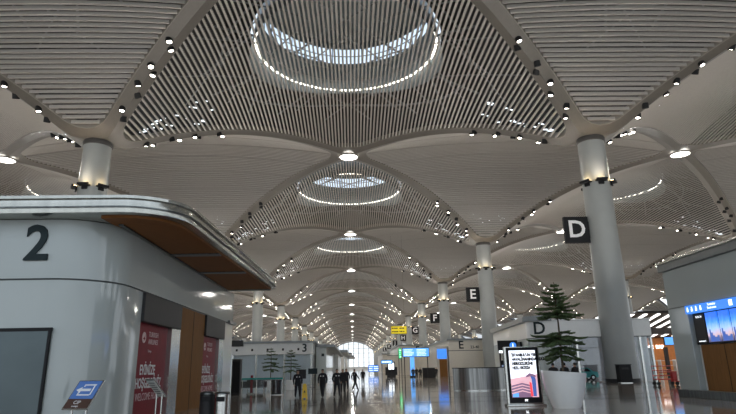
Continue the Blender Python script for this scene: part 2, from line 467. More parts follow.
# ------------------------------------------------------------------ columns
ORD = ['nearest', 'second', 'third', 'fourth', 'fifth', 'sixth', 'seventh', 'eighth', 'ninth', 'tenth', 'eleventh', 'twelfth', 'thirteenth']
def make_column(x, y, label, group):
    t = thing('column', label, 'column', (x, y, 0), 0, group)
    MB().lathe([(1.74, 0), (1.74, .35)], 40).build('base_ring', 'dark', t, True)
    MB().lathe([(1.68, .35), (1.62, 10), (1.56, 20), (1.50, 27.2)], 48).build('shaft', 'column', t, True)
    MB().lathe([(1.50, 27.1), (1.60, 27.15), (1.62, 27.5), (1.5, 27.8)], 40).build('collar', 'collar', t, True)
    for a in (-150, -95, -35, 45, 100, 160):
        if a not in (-150, -95, -35, 100): continue
        r = math.radians(a); T = Matrix.Translation((1.58*math.cos(r), 1.58*math.sin(r), 21.9)) @ Matrix.Rotation(r, 4, 'Z')
        m = MB(); m.T = T; m.box(0, .62, -.62, .62, 0, .14); m.box(.42, .62, -.62, .62, .14, .28); m.box(0, .2, -.3, .3, -.35, 0)
        b = m.build('uplight_bracket', 'black', t)
        m = MB(); m.T = T
        for q in (-.36, 0, .36): m.box(.1, .4, q-.12, q+.12, .145, .2)
        m.build('lamp_lens', 'uplens', b)
    return t
col0 = None; uplights = []
for n in range(-1, NROW):
    for i in range(-3, 3):
        if n > 5 and not -2 <= i <= 1: continue
        x = (i+.5)*L; y = Y0+n*L
        q = project(x, y, 26)
        if not q or q[0] < -60 or q[0] > 800: 
            if n < 0 or n > 0: continue
        if n < 0: continue
        side = 'left' if x < 0 else 'right'
        k = i+.5; lat = 'beside the main aisle' if abs(k) < 1 else ('in the second line out from the aisle' if abs(k) < 2 else 'in the outermost line from the aisle')
        lab = 'round pale grey column %s, %s one back on the %s' % (lat, ORD[n], side)
        if col0 is None: col0 = make_column(x, y, lab, 'ceiling columns'); c_ = col0
        else: c_ = dup(col0, (x, y, 0), None, lab, 'ceiling columns')
        if n < 4 and abs(k) < 1 or (n == 0 and abs(k) < 2):
            for a in (-150, -95, -35): uplights.append((x, y, a))
ld = bpy.data.lights.new('column_uplight', 'SPOT'); ld.energy = 26; ld.color = (1, .70, .38); ld.spot_size = 1.9; ld.spot_blend = .9; ld.shadow_soft_size = .15
for x, y, a in uplights:
    r = math.radians(a); o = bpy.data.objects.new('column_uplight', ld); COL.objects.link(o)
    o.location = (x+1.86*math.cos(r), y+1.86*math.sin(r), 22.15)
    d = Vector((-.28*math.cos(r), -.28*math.sin(r), 1)); o.rotation_euler = d.to_track_quat('-Z', 'Y').to_euler()

# broad ceiling uplights on the column brackets
la = bpy.data.lights.new('ceiling_uplight', 'AREA'); la.shape = 'RECTANGLE'; la.size = 1.2; la.size_y = .5; la.energy = 35; la.color = (1, .90, .80)
for n in range(-1, NROW):
    for i in range(-3, 3):
        if n > 5 and not -2 <= i <= 1: continue
        for a in (-100, 80):
            r = math.radians(a); o = bpy.data.objects.new('ceiling_uplight', la); COL.objects.link(o)
            o.location = ((i+.5)*L+2.6*math.cos(r), Y0+n*L+2.6*math.sin(r), 22.3); o.rotation_euler = (PI, 0, r+PI/2)

# upward area lights added over the kiosk rows as even ceiling fill, no fixtures
lk = bpy.data.lights.new('ceiling_fill', 'AREA'); lk.shape = 'DISK'; lk.size = 3.; lk.energy = 1080; lk.color = (1, .95, .89)
for n in range(-1, NROW):
    for x in (-24, 24, -75, 75, -130, 130):
        if n > 5 and abs(x) > 80: continue
        for dy in (0, .5):
            o = bpy.data.objects.new('ceiling_fill', lk); COL.objects.link(o)
            o.location = (x, Y0+(n+dy)*L+14, 9.4); o.rotation_euler = (PI, 0, 0)

# hanging gate letter signs fixed to the right-hand columns
for n, ch in enumerate('DEFGHJKL'):
    y = Y0+n*L
    t = thing('gate_sign', 'square black hanging sign with white letter %s on the %s right aisle column' % (ch, ORD[n]), 'sign', (0, y, 0), 0, 'black gate letter signs')
    MB().box(24.55, 27.35, -.22, .22, 15.05, 18.1).build('sign_panel', 'black', t, bevel=.04)
    MB().box(27.36, 27.9, -.18, .18, 15.6, 17.5).build('bracket', 'dark', t)
    text('letter', ch, 2.75, (25.95, -.225, 16.57), 'front', 'white', t, .01, .05)

# ------------------------------------------------------------------ ceiling lights
ldk = bpy.data.lights.new('disc_lamp', 'AREA'); ldk.shape = 'DISK'; ldk.size = 2.9; ldk.energy = 2600; ldk.color = (1, .96, .90)
dm = MB().lathe([(1.75, .12), (1.75, -.10), (1.52, -.14), (1.48, -.02)], 32, cap=False).mesh('ceiling_disc_light', ['lip'])
dd = MB().lathe([(1.5, 0), (1.5, -.05)], 32).mesh('diffuser', ['disc'])
for n in range(-1, NROW):
    for i in range(-3, 4):
        x, y = i*L, Y0+(n+.5)*L; z = CAMZ+.606*L
        q = project(x, y, z)
        if not q or not (-5 < q[0] < 741 and -5 < q[1] < 400): continue
        if n > 5 and abs(i) > 2: continue
        o = bpy.data.objects.new('ceiling_disc_light', dm); COL.objects.link(o); o.location = (x, y, z-.06)
        side = 'over the main aisle' if i == 0 else '%s bay %s of the aisle' % ({1: 'first', 2: 'second', 3: 'third'}[abs(i)], 'left' if i < 0 else 'right')
        tag(o, 'large round white ceiling light %s, %s one back' % (side, ORD[n]), 'ceiling light', 'round disc lights where the ribs meet')
        d = bpy.data.objects.new('diffuser', dd); COL.objects.link(d); d.parent = o
        a = bpy.data.objects.new('disc_lamp', ldk); COL.objects.link(a); a.location = (x, y, z-.35)
hm = MB().lathe([(.34, .45), (.36, -.16), (.30, -.17), (.27, -.05)], 16, cap=False)
hm.lathe([(.27, .0), (.27, .02)], 16)
hm = hm.mesh('ceiling_spotlight', ['black']); lm = MB().lathe([(.24, -.10), (.24, -.03)], 16).mesh('lens', ['lamp'])
spots = []
TS = ((.135, .35), (.163, -.35), (.215, .35), (.248, -.35), (.291, .35), (.313, -.35), (.380, .35), (.402, -.35))
for n in range(-1, NROW):
    for i in range(-3, 3):
        if n > 5 and not -2 <= i <= 1: continue
        x0, y0 = (i+.5)*L, Y0+n*L
        for sx in (-1, 1):
            for sy in (-1, 1):
                if n == -1 and sy < 0: continue
                for k, (t, off) in enumerate(TS):
                    x = x0+sx*H2*t+sx*off*.7; y = y0+sy*H2*t-sy*off*.7
                    z = zsurf(H2*(1-t), H2*t)+(0 if t > .1 else 0)
                    q = project(x, y, z)
                    if not q or not (0 < q[0] < 736 and 0 < q[1] < 372): continue
                    spots.append((q[2], x, y, z, i, n, sx, sy, k))
spots.sort()
stuff = MB(); stl = MB()
for idx, (d, x, y, z, i, n, sx, sy, k) in enumerate(spots):
    rx, ry = random.uniform(-.35, .35), random.uniform(-.3, .3)
    if k % 2 == 0 and random.random() < .5: rx = .45
    if idx < 300:
        o = bpy.data.objects.new('ceiling_spotlight', hm); COL.objects.link(o); o.location = (x, y, z-.05); o.rotation_euler = (rx, ry, 0)
        k2 = i+.5
        cl = '%s%s' % ('left' if k2 < 0 else 'right', '' if abs(k2) < 1 else ' outer' if abs(k2) < 2 else ' outermost')
        lab = '%s rib %s of %s %s column' % ('near' if sy < 0 else 'far', 'going left' if sx < 0 else 'going right', ORD[n] if n >= 0 else 'overhead', cl)
        lab = 'round ceiling spotlight, '+lab
        tag(o, lab, 'spotlight', lab.replace('round ceiling spotlight,', 'spotlights on'))
        c = bpy.data.objects.new('lens', lm); COL.objects.link(c); c.parent = o
    else:
        stuff.lathe([(.26, z+.2), (.26, z-.15)], 6, (x, y), 0); stuff.lathe([(.22, z-.16), (.22, z-.22)], 6, (x, y), 1)
if stuff.v:
    tag(stuff.build('ceiling_spotlight', ['black', 'lamp']), 'tiny far spotlights dotted along the ribs of the distant vaults', 'spotlight', kind='stuff')

# ------------------------------------------------------------------ left kiosk with the number 2
def kiosk_left():
    t = thing('kiosk_building', 'white glass kiosk building with steel roof rim and big number 2', 'building', (-14, 29, 0))
    def B(m, name, mats, **k):
        m.T = Matrix.Translation((14, -29, 0)) if not m.v else m.T
        return m.build(name, mats, P, **k)
    off = Matrix.Translation((14, -29, 0))
    def nb(): m = MB(); m.T = off; return m
    arcp = arc(-10, 21.5, 2.0, -90, 0, 10)
    inner = [(-24, 19.5)]+arcp+[(-8, 40.5), (-24, 40.5)]
    nb().prism(inner, 5.03, 7.1).build('upper_wall', 'wallg', t, True)
    lower = [(-24, 19.52)]+arc(-10, 21.5, 1.98, -90, 0, 10)+[(-8.02, 23.0), (-8.35, 23.0), (-8.35, 40.5), (-24, 40.5)]
    nb().prism(lower, 0, 4.97).build('lower_wall', 'wallg', t, True)
    nb().prism([(-24, 19.6)]+arc(-10, 21.5, 1.9, -90, 0, 10)+[(-8.1, 40.4), (-24, 40.4)], 4.97, 5.03).build('reveal_strip', 'seam', t)
    sm = nb()
    for x in (-22, -19, -16, -13): sm.box(x-.012, x+.012, 19.512, 19.6, 0, 4.9)
    sm.box(-24, -10, 19.512, 19.6, 1.55, 1.575)
    sm.build('panel_seams', 'seam', t)
    # roof rim
    ro = [(-24, 18.7)]+arc(-7.6, 20.8, 2.1, -90, 0, 12)+[(-4.8, 38.3), (-8.2, 38.8), (-24, 38.8)]
    nb().prism(ro, 7.12, 7.62).build('roof_rim', 'rim', t, True, .03)
    r2 = [(-24, 18.62)]+arc(-7.6, 20.8, 2.18, -90, 0, 12)+[(-4.72, 38.3), (-4.9, 38.3)]+list(reversed(arc(-7.6, 20.8, 2.0, -90, 0, 12)))+[(-24, 18.8)]
    nb().prism(r2, 7.30, 7.34).build('rim_groove', 'steeld', t)
    nb().prism(r2, 7.62, 7.72).build('rim_cap', 'rim', t)
    so = [(-8.3, 19.15)]+arc(-7.7, 20.9, 1.8, -90, 0, 12)+[(-5.05, 38.0), (-8.0, 38.0), (-8.0, 21.0), (-8.25, 20.2)]
    nb().prism(so, 7.04, 7.12).build('wood_soffit', 'wood', t)
    s2 = nb()
    for y in (25.5, 30.5, 37.6): s2.box(-8, -5.85+(y-22)*.05, y, y+.5, 7.0, 7.05)
    s2.box(-8.02, -7.85, 20, 38, 6.98, 7.06)
    s2.build('soffit_strip', 'steeld', t)
    text('digit', '2', 1.75, (-10.52+14, 19.46-29, 6.20), 'front', 'ink', t, .03, .03)
    d = nb().box(-13.6, -9.72, 19.44, 19.6, 0, 3.25).build('door_panel', 'doorm', t)
    m = nb(); m.box(-13.7, -9.62, 19.40, 19.5, 3.25, 3.36); m.box(-9.72, -9.64, 19.40, 19.5, 0, 3.25); m.build('door_frame', 'black', d)
    # side wall bays
    X = -8.02
    for k, (y0, y1, yp, yp2) in enumerate(((23.0, 27.0, 28.6, 28.6), (32.9, 36.6, 38.6, 38.6))):
        nb().box(X-.3, X+.12, y0, y1+1.1, 3.82, 4.97).build('header_panel', 'dark', t, bevel=.03)
        b = nb().box(X-.35, X-.18, y0, y1, 0, 3.85).build('banner', 'red', t)
        nb().box(X-.35, X+.02, y1, y1+1.35, 0, 4.95).build('pilaster', 'steel', t)
        fx = X-.17+14; yc = (y0+y1)/2-29
        lg = MB(); lg.T = Matrix.Translation((fx, y0+1.0-29, 3.25)) @ Matrix.Rotation(PI/2, 4, 'Z') @ Matrix.Rotation(PI/2, 4, 'X')
        lg.lathe([(.22, 0), (.22, .012)], 24); lg.build('airline_logo', 'dullred', b)
        lg = MB(); lg.T = Matrix.Translation((fx+.014, y0+1.0-29, 3.25)) @ Matrix.Rotation(PI/2, 4, 'Z') @ Matrix.Rotation(PI/2, 4, 'X')
        lg.add([(-.17, -.06, 0), (.02, .02, 0), (.13, .16, 0), (.08, -.02, 0), (.17, -.04, 0), (.05, -.09, 0), (-.02, -.16, 0), (-.02, -.06, 0)], [tuple(range(8))]); lg.build('airline_logo_bird', 'red', b)
        text('logo_text', 'TURKISH\nAIRLINES', .30, (fx, y0+2.15-29, 3.25), 'right', 'dullred', b, .004)
        text('small_text', 'Türkiye', .14, (fx, yc-.2, 2.72), 'right', 'dullred', b, .003)
        text('banner_text', 'EVİNİZE', .55, (fx, yc-.25, 1.95), 'right', 'white', b, .004, .012, squeeze=.85)
        text('banner_text', 'HOŞGELDİNİZ', .55, (fx, yc, 1.42), 'right', 'white', b, .004, .012, squeeze=.8)
        text('banner_text', 'WELCOME HOME', .42, (fx, yc, .9), 'right', 'dullred', b, .004, 0, squeeze=.85)
    nb().box(X-.3, X, 28.35, 32.9, 0, 4.95).build('wood_panel', 'woodp', t)
    m = nb(); m.box(X-.2, X+.015, 30.6, 30.63, 0, 4.9); m.build('wood_panel_joint', 'black', t)
    nb().box(X-.3, X, 37.95, 40.5, 0, 4.95).build('end_pier', 'wallw', t)
    nb().box(-8.2, -7.85, 38.8, 41.0, 4.97, 5.15).build('corner_cap', 'steeld', t)
    return t
kiosk_left()

# ------------------------------------------------------------------ right kiosk
def kiosk_right():
    t = thing('kiosk_building', 'pale glass kiosk building with blue sign strip, screens and wood panel', 'building', (24, 22, 0))
    off = Matrix.Translation((-24, -22, 0))
    def nb(): m = MB(); m.T = off; return m
    nb().box(19, 30, 8, 33.2, 4.9, 7.05).build('upper_wall', 'wallg', t, bevel=.03)
    nb().box(19.04, 30, 8, 33.1, 4.86, 4.9).build('reveal_strip', 'seam', t)
    nb().box(19, 30, 31.3, 33.2, .4, 4.86).build('corner_pier', 'wallg', t, bevel=.03)
    nb().box(19.35, 30, 8, 31.3, .4, 4.86).build('recessed_wall', 'wallw', t)
    nb().box(18.85, 30, 8, 33.25, 0, .40).build('plinth', 'steeld', t, bevel=.02)
    nb().box(18.85, 30.2, 7.8, 33.4, 7.05, 7.5).build('roof_rim', 'rimd', t, bevel=.04)
    nb().box(18.8, 30.3, 7.7, 33.5, 7.5, 7.64).build('rim_cap', 'rim', t, bevel=.02)
    st = nb().box(18.9, 19.3, 8, 31.3, 4.42, 4.86).build('sign_strip', 'blueE', t)
    x = 18.895-24
    ic = MB()
    for q in (-.35, .05, .45, .85):
        ic.T = Matrix.Translation((x-.004, 30.7-22-q, 4.72)) @ Matrix.Rotation(-PI/2, 4, 'Z') @ Matrix.Rotation(PI/2, 4, 'X')
        ic.lathe([(.05, 0), (.05, .006)], 10); ic.box(-.07, .07, -.2, -.05, 0, .006)
        ic.build('pictogram', 'whiteE', st); ic = MB()

    text('sign_text', 'Tuvaletler\nRestrooms', .17, (x, 28.9-22, 4.65), 'left', 'whiteE', st, .004)
    nb().box(18.885, 18.9, 27.25, 27.5, 4.5, 4.78).build('pictogram', 'whiteE', st)
    text('sign_text', 'Check-in', .36, (x, 26.2-22, 4.62), 'left', 'whiteE', st, .004, .008)
    fr = nb().box(19.15, 19.36, 20, 31.1, 2.76, 4.42).build('display_surround', 'black', t)
    edges = [29.9, 28.8, 27.85, 26.9, 25.95, 25.0, 24.05]
    s0 = nb().box(19.10, 19.2, 30.05, 31.0, 2.85, 4.36).build('screen', 'dark', t)
    text('screen_text', 'D 01-24', .16, (19.095-24, 30.5-22, 4.2), 'left', 'whiteE', s0, .003)
    text('screen_text', 'istanbul airport', .1, (19.095-24, 30.5-22, 2.93), 'left', 'whiteE', s0, .003)
    for a, b in zip(edges[:-1], edges[1:]):
        s = nb().box(19.08, 19.2, b+.14, a, 2.85, 4.36).build('screen', 'cityE', t)
        m = nb(); yc = (a+b)/2  # dark mosque-like skyline: plain towers
        for q, h, w in ((.32, .62, .05), (.22, .45, .09), (.1, .3, .12), (-.1, .22, .16), (-.3, .3, .07)):
            m.box(19.07, 19.085, yc+q-w, yc+q+w, 2.87, 2.87+h)
        m.build('skyline', 'nvE', s)
    nb().box(19.2, 19.36, 10, 30.9, .4, 2.74).build('wood_panel', 'woodp', t)
    m = nb()
    for y in (28.9, 26.9, 24.9): m.box(19.185, 19.21, y, y+.02, .4, 2.74)
    m.build('wood_panel_joint', 'black', t)
kiosk_right()

# ------------------------------------------------------------------ signs in the left foreground
def slanted_board(name, label, cat, p0, e1, e2, w, h, parts, legs):
    t = thing(name, label, cat, (p0[0], p0[1], 0))
    X = Vector(e1).normalized(); Yv = Vector(e2).normalized(); Z = X.cross(Yv)
    T = Matrix((( X.x, Yv.x, Z.x, 0), (X.y, Yv.y, Z.y, 0), (X.z, Yv.z, Z.z, p0[2]), (0, 0, 0, 1)))
    m = MB(); m.T = T; m.box(0, w, 0, h, -.04, 0); b = m.build('board', 'steel', t, bevel=.008)
    for nm, mt, x0, x1, y0, y1 in parts:
        m = MB(); m.T = T; m.box(x0, x1, y0, y1, 0, .008); m.build(nm, mt, b)
    for k, (lx, ly) in enumerate(legs):
        p = T @ Vector((lx, ly, -.05)); MB().tube([(p.x, p.y, .02), (p.x, p.y, p.z)], .03, 10).build('post', 'steel', t, True)
    ps = [T @ Vector((lx, ly, 0)) for lx, ly in legs]; cx = sum(p.x for p in ps)/len(ps); cy = sum(p.y for p in ps)/len(ps)
    MB().box(cx-.35, cx+.35, cy-.25, cy+.25, 0, .025).build('base_plate', 'steeld', t, bevel=.005)
    return t, T, b
t, T, b = slanted_board('floor_sign', 'slanted blue and brown lounge sign with white arrow by kiosk 2', 'sign', (-7.40, 16.15, .95), (.66, -.185, 0), (.14, .50, .66), .80, .92,
    [('blue_panel', 'blue', 0.03, .77, .32, .89), ('brown_panel', 'brown', .03, .77, .03, .32)], [(.15, .3), (.6, .3)])
m = MB(); m.T = T @ Matrix.Translation((0, 0, .009))
for a in ((.28, .66, .74, .78), (.22, .60, .42, .46), (.60, .64, .44, .76), (.28, .32, .70, .78), (.2, .24, .42, .52), (.26, .56, .56, .64)): m.box(a[0], a[1], a[2], a[3], 0, .004)
m.add([(.10, .60, .004), (.26, .70, .004), (.26, .50, .004)], [(0, 2, 1)])
m.build('arrow_mark', 'white', b)
cu = text('sign_text', 'CIP', .15, (0, 0, 0), 'front', 'white', b, .003)
cu.matrix_local = T @ Matrix.Translation((.37, .20, .012))
cu = text('sign_text', 'Lounge', .07, (0, 0, 0), 'front', 'white', b, .003)
cu.matrix_local = T @ Matrix.Translation((.37, .09, .012))

t, T, b = slanted_board('lectern_sign', 'steel slanted lectern sign in front of the red banner', 'sign', (-7.0, 22.7, .95), (.55, -.5, 0), (-.45, -.5, .75), .62, .88,
    [('face_panel', 'wallw', .04, .58, .05, .82)], [(.12, .25), (.5, .25)])
m = MB(); m.T = T @ Matrix.Translation((0, 0, .009))
for k in range(6): m.box(.1, .52-.08*(k % 2), .7-.1*k, .73-.1*k, 0, .003)
m.build('text_lines', 'ink', b)

def bin_(x, y, label, body):
    t = thing('litter_bin', label, 'bin', (x, y, 0), 0, 'litter bins by kiosk 2')
    MB().lathe([(.27, 0), (.27, .06), (.30, .08), (.30, .98)], 28).build('body', body, t, True)
    m = MB(); m.lathe([(.31, .98), (.31, 1.04), (.24, 1.08), (.20, 1.08), (.18, 1.0)], 28, cap=False); m.build('lid', 'steeld', t, True)
    MB().box(-.16, .16, -.315, -.25, .72, .9).build('opening', 'black', t)
bin_(-5.45, 24.0, 'dark cylindrical litter bin beside the steel bin near kiosk 2', 'dark')
bin_(-4.78, 23.6, 'brushed steel cylindrical litter bin right of the dark bin', 'steel')

# ------------------------------------------------------------------ pine trees in pots
def pine(name, label, x, y, s, zpot, whorls, potprof, group, dens=16, rim_tilt=0.):
    t = thing('potted_pine_tree', label, 'potted tree', (x, y, 0), 0, group)
    m = MB(); n = 40
    m.lathe(potprof, n, cap=True)
    if rim_tilt:
        zt = max(z for r, z in potprof)
        m.v = [(a, b, c-(rim_tilt*a if c > zt*.6 else 0)*((c-zt*.6)/(zt*.4))) for a, b, c in m.v]
    m.build('pot', 'pot', t, True)
    rt = potprof[-1][0]
    MB().lathe([(rt, zpot-.15), (rt, zpot-.1)], 24).build('soil', 'soil', t)
    top = max(w[0] for w in whorls)+.22*s
    MB().tube([(0, 0, zpot-.12), (.02, .01, zpot+(top-zpot)*.5), (0, 0, top)], [.055*s, .04*s, .012*s], 10).build('trunk', 'bark', t, True)
    rnd = random.Random(int(x*10))
    fo = MB(); br = MB()
    for z, ln, up, nb in whorls:
        a0 = rnd.uniform(0, 6)
        for k in range(nb):
            a = a0+2*PI*k/nb+rnd.uniform(-.15, .15); l = ln*rnd.uniform(.72, 1.12); up2 = up+rnd.uniform(-.16, .16)
            pts = []
            for i in range(9):
                q = i/8; pts.append(Vector((math.cos(a)*l*q, math.sin(a)*l*q, z+l*(up2*q-.62*q*q+.36*q**3.5)+rnd.uniform(-.01, .01))))
            br.tube(pts, [.02*s*(1-.7*i/8) for i in range(9)], 5)
            fo.tube(pts[1:], [.035*s]*7+[.012*s], 5)
            nd = max(5, int(dens*l/ (1.2*s)))
            for i in range(nd):
                q = .14+.84*i/nd; f_ = q*8; j = min(7, int(f_)); p = pts[j].lerp(pts[j+1], f_-j)
                dirv = (pts[j+1]-pts[j]).normalized(); sd = dirv.cross(Vector((0, 0, 1))).normalized()
                bl = l*.25*math.sin(PI*min(1, q*.80+.16))*rnd.uniform(.8, 1.15)+.05*s
                for sg in (-1, 1):
                    d = (dirv*.65+sd*sg*.85+Vector((0, 0, rnd.uniform(-.28, .10)))).normalized()
                    e = p+d*bl; md = p+d*bl*.5+Vector((0, 0, -.02*s))
                    fo.tube([p, md, e+Vector((0, 0, .03*s))], [.022*s, .026*s, .005*s], 4)
    br.build('branches', 'bark', t, True); fo.build('foliage', 'needle', t)
    return t
W = [(5.42, .22, .6, 5), (5.22, .36, .55, 5), (5.02, .56, .50, 6), (4.84, .72, .40, 6), (4.50, .80, .60, 5), (4.32, 1.08, .42, 6), (4.14, 1.12, .26, 8), (4.02, .95, .15, 6),
     (3.26, .70, .22, 5), (3.08, 1.30, .26, 7), (2.94, 1.40, .16, 7), (2.62, 1.15, .10, 6), (2.44, 1.0, .02, 6), (2.25, .85, -.05, 5)]
PP = [(.42, 0), (.60, .0), (.66, .12), (.82, .6), (.93, 1.1), (.985, 1.52), (.96, 1.54), (.92, 1.50), (.86, 1.25)]
pine('a', 'large potted pine tree in curved white pot beside the advertising screen', 9.95, 26.5, 1., 1.42, W, PP, 'potted pines', 22, .08)
W2 = [(3.85, .25, .5, 5), (3.6, .5, .4, 6), (3.3, .62, .4, 6), (2.95, .9, .3, 6), (2.6, 1.0, .2, 6), (2.3, 1.1, .2, 6), (1.95, .9, .1, 6)]
PP2 = [(.3, 0), (.38, 0), (.45, .4), (.5, .9), (.47, .92), (.44, .85)]
pine('b', 'left potted pine tree standing before kiosk 3', -7.65, 57.5, 1., .9, W2, PP2, 'potted pines', 18)
pine('c', 'right potted pine tree before kiosk 3, behind the walking officer', -5.75, 58.0, 1., .9, [(a*.95, b*.9, c, d) for a, b, c, d in W2], PP2, 'potted pines', 18)

# ------------------------------------------------------------------ advertising totem
t = thing('advertising_totem', 'freestanding black framed advertising screen on a steel base', 'advertising screen', (8.56, 28.2, 0), .0)
MB().box(-.90, .94, -.32, .32, 0, .10).build('base', 'steel', t, bevel=.02)
MB().box(-.84, .86, -.13, .13, .10, 2.74).build('housing', 'steel', t, bevel=.03)
MB().box(-.75, .80, -.15, -.12, .14, 2.70).build('bezel', 'black', t, bevel=.01)
s = MB().box(-.62, .66, -.158, -.148, .40, 2.56).build('screen', 'paleE', t)
def pic(pts, mt, d): 
    m = MB(); vs = [(x, -.1585-d, z) for x, z in pts]; m.add(vs, [tuple(range(len(vs)))]); m.build('screen_picture', mt, s)
pic([(-.62, .40), (.66, .40), (.66, 1.45), (-.62, 1.25)], 'pinkE', .001)
pic([(-.62, .40), (.35, .40), (.30, 1.0), (-.1, 1.12), (-.62, .98)], 'violE', .002)
for k in range(4):
    z = .55+.13*k; pic([(-.62, z), (-.1, z+.12), (.3, z+.02), (.3, z+.06), (-.1, z+.17), (-.62, z+.05)], 'pinkE', .003)
pic([(-.58, .42), (-.3, .42), (-.3, .6), (-.58, .55)], 'skyE', .004)
pic([(.28, .44), (.40, .44), (.36, 1.05), (.26, 1.1)], 'rdE', .004)
pic([(.40, .44), (.56, .44), (.58, 1.2), (.50, 1.42), (.30, 1.45), (.38, 1.2)], 'nvE', .005)
pic([(.12, 1.38), (.3, 1.5), (.56, 1.42), (.60, 1.30), (.35, 1.36), (.12, 1.3)], 'violE', .006)
for k, s_ in enumerate(("İSTANBUL'UN YENİ", "HAVALİMANINDAN DÜNYA", "MERKEZLERİNE", "HIZLI ERİŞİM")):
    text('screen_text', s_, .18, (-.50, -.162, 2.34-.20*k), 'front', 'black', s, .002, .014, 'LEFT', .80)
text('screen_text', 'Yeni nesil dijital reklam ağı', .07, (-.50, -.162, 1.58), 'front', 'ink', s, .001, 0, 'LEFT')
text('frame_mark', 'IST', .10, (.05, -.153, .26), 'front', 'whiteE', t, .002, .01)

# ------------------------------------------------------------------ steel information counter, D kiosk and others
t = thing('information_counter', 'curved brushed dark steel counter left of the advertising screen', 'counter', (10.9, 47.5, 0))
pts = arc(0, 2.0, 3.9, -150, -30, 24)
cm = MB(); n = len(pts)
inner = [(x*.86, (y-2)*.86+2) for x, y in reversed(pts)]
poly = [(x*.72, y*.55) for x, y in pts+inner]
cm.prism(poly, .08, 1.72).build('body', 'ctr', t, True)
MB().prism([(x*.73, y*.56) for x, y in pts]+[(x*.70, y*.53) for x, y in inner], 1.72, 1.78).build('worktop', 'dark', t)
MB().prism([(x*.715, y*.545) for x, y in pts+inner], 0, .08).build('kick_plate', 'steel', t)
t = thing('desk_monitor', 'small black monitor on the right end of the steel counter', 'monitor', (12.5, 46.6, 1.78))
MB().box(-.12, .12, -.1, .1, 0, .02).build('foot', 'black', t); MB().box(-.03, .03, -.02, .02, .02, .2).build('stem', 'black', t); MB().box(-.3, .3, -.03, .03, .15, .5).build('panel', 'black', t, bevel=.01)

t = thing('kiosk_building', 'white glass kiosk building with big letter D behind the potted pine', 'building', (26, 62, 0))
def nb(): m = MB(); m.T = Matrix.Translation((-26, -62, 0)); return m
bd = [(19.6, 63.4)]+arc(21.0, 63.4, 1.4, 180, 270, 8)+[(32.9, 62), (32.9, 62.6), (23.5, 62.6), (23.5, 84), (20.9, 84)]
nb().prism(bd, 4.75, 6.5).build('upper_wall', 'wallw', t, True)
nb().prism(bd, 4.66, 4.75).build('reveal_strip', 'seam', t)
nb().prism([(19.6, 63.4)]+arc(21.0, 63.4, 1.4, 180, 270, 8)+[(21.9, 62), (21.9, 84), (20.9, 84)], 0, 4.66).build('side_wall', 'wallg', t, True)
nb().prism([(19.2, 63.2)]+arc(20.9, 63.2, 1.7, 180, 270, 8)+[(21.9, 61.5), (21.9, 84.3), (20.6, 84.3)], 6.5, 7.05).build('roof_rim', 'rimd', t, True)
nb().box(21.6, 33, 61.8, 78, 6.5, 6.62).build('roof_slab', 'wallw', t)
text('letter', 'D', 1.85, (20.62-26, -.03+0, 5.68), 'front', 'ink', t, .03, .03)
nb().box(19.55, 19.85, 66, 69, 3.3, 4.5).build('sign_box', 'black', t)
g = nb().box(21.5, 32.8, 62.2, 62.26, .1, 4.66).build('glass_front', 'glass', t)
for x in (21.6, 24.6, 29.7, 31.6, 32.8): nb().box(x-.1, x+.1, 62.1, 62.4, 0, 4.66).build('glass_post', 'steel', t)
nb().box(30.7, 31.2, 63, 64.2, 0, 6.5).build('pier', 'wallw', t); nb().box(32.2, 32.8, 63, 64.2, 0, 6.5).build('pier', 'wallw', t)
nb().box(21.5, 38.6, 77, 77.3, 0, 6.5).build('rear_wall', 'mauve', t)

t = thing('information_sign', 'lit sign box with blue round information symbol above the counter', 'sign', (16.9, 62, 0))
MB().box(-.95, 1.15, -.15, .15, 3.35, 4.5).build('sign_box', 'black', t, bevel=.03)
b = MB(); b.T = Matrix.Translation((.65, -.16, 3.95)) @ Matrix.Rotation(PI/2, 4, 'X'); b.lathe([(.36, 0), (.36, .02)], 24); b = b.build('round_symbol', 'blueE', t)
text('letter', 'i', .6, (.65, -.185, 3.95), 'front', 'whiteE', b, .003, .02)
MB().box(-.9, 0, -.17, -.15, 3.2, 3.45).build('light_bar', 'whiteE', t)
m = MB(); m.box(-.85, -.7, -.1, .1, 0, 3.35); m.box(.9, 1.05, -.1, .1, 0, 3.35); m.build('post', 'dark', t)

def far_kiosk(label, x0, x1, y, y1, ztop, letter, lx, sub=None, screen=None):
    t = thing('kiosk_building', label, 'building', ((x0+x1)/2, y, 0)); cx = (x0+x1)/2
    MB().box(x0-cx, x1-cx, 0, y1-y, 0, ztop*.70).build('lower_wall', 'cream', t)
    MB().box(x0-cx+.05, x1-cx-.05, .05, y1-y, ztop*.70, ztop*.72).build('reveal_strip', 'seam', t)
    MB().box(x0-cx, x1-cx, 0, y1-y, ztop*.72, ztop).build('upper_wall', 'cream', t)
    MB().box(x0-cx-.3, x1-cx+.3, -.4, y1-y, ztop, ztop+.35).build('roof_rim', 'rimd', t)
    text('letter', letter, ztop*.31, (lx-cx, -.04, ztop*.86), 'front', 'ink', t, .02, .04)
    if sub: text('gate_numbers', sub, ztop*.11, (lx-cx+2.9, -.04, ztop*.80), 'front', 'ink', t, .02, .01)
    if screen:
        s = MB().box(screen[0]-cx, screen[1]-cx, -.1, 0, 3.5, 5.6).build('screen', 'blueE', t)
        MB().box(screen[0]-cx+.2, screen[1]-cx-.1, -.08, 0, 0, 3.4).build('wood_panel', 'woodp', t)
    return t
far_kiosk('white kiosk building with letter E and gate numbers beyond the steel counter', 20.6, 27.9, 122.5, 160, 7.3, 'E', 23.3, '23-40')
t = thing('kiosk_building', 'narrow recessed kiosk bay with blue screen left of kiosk E', 'building', (19.2, 123, 0))
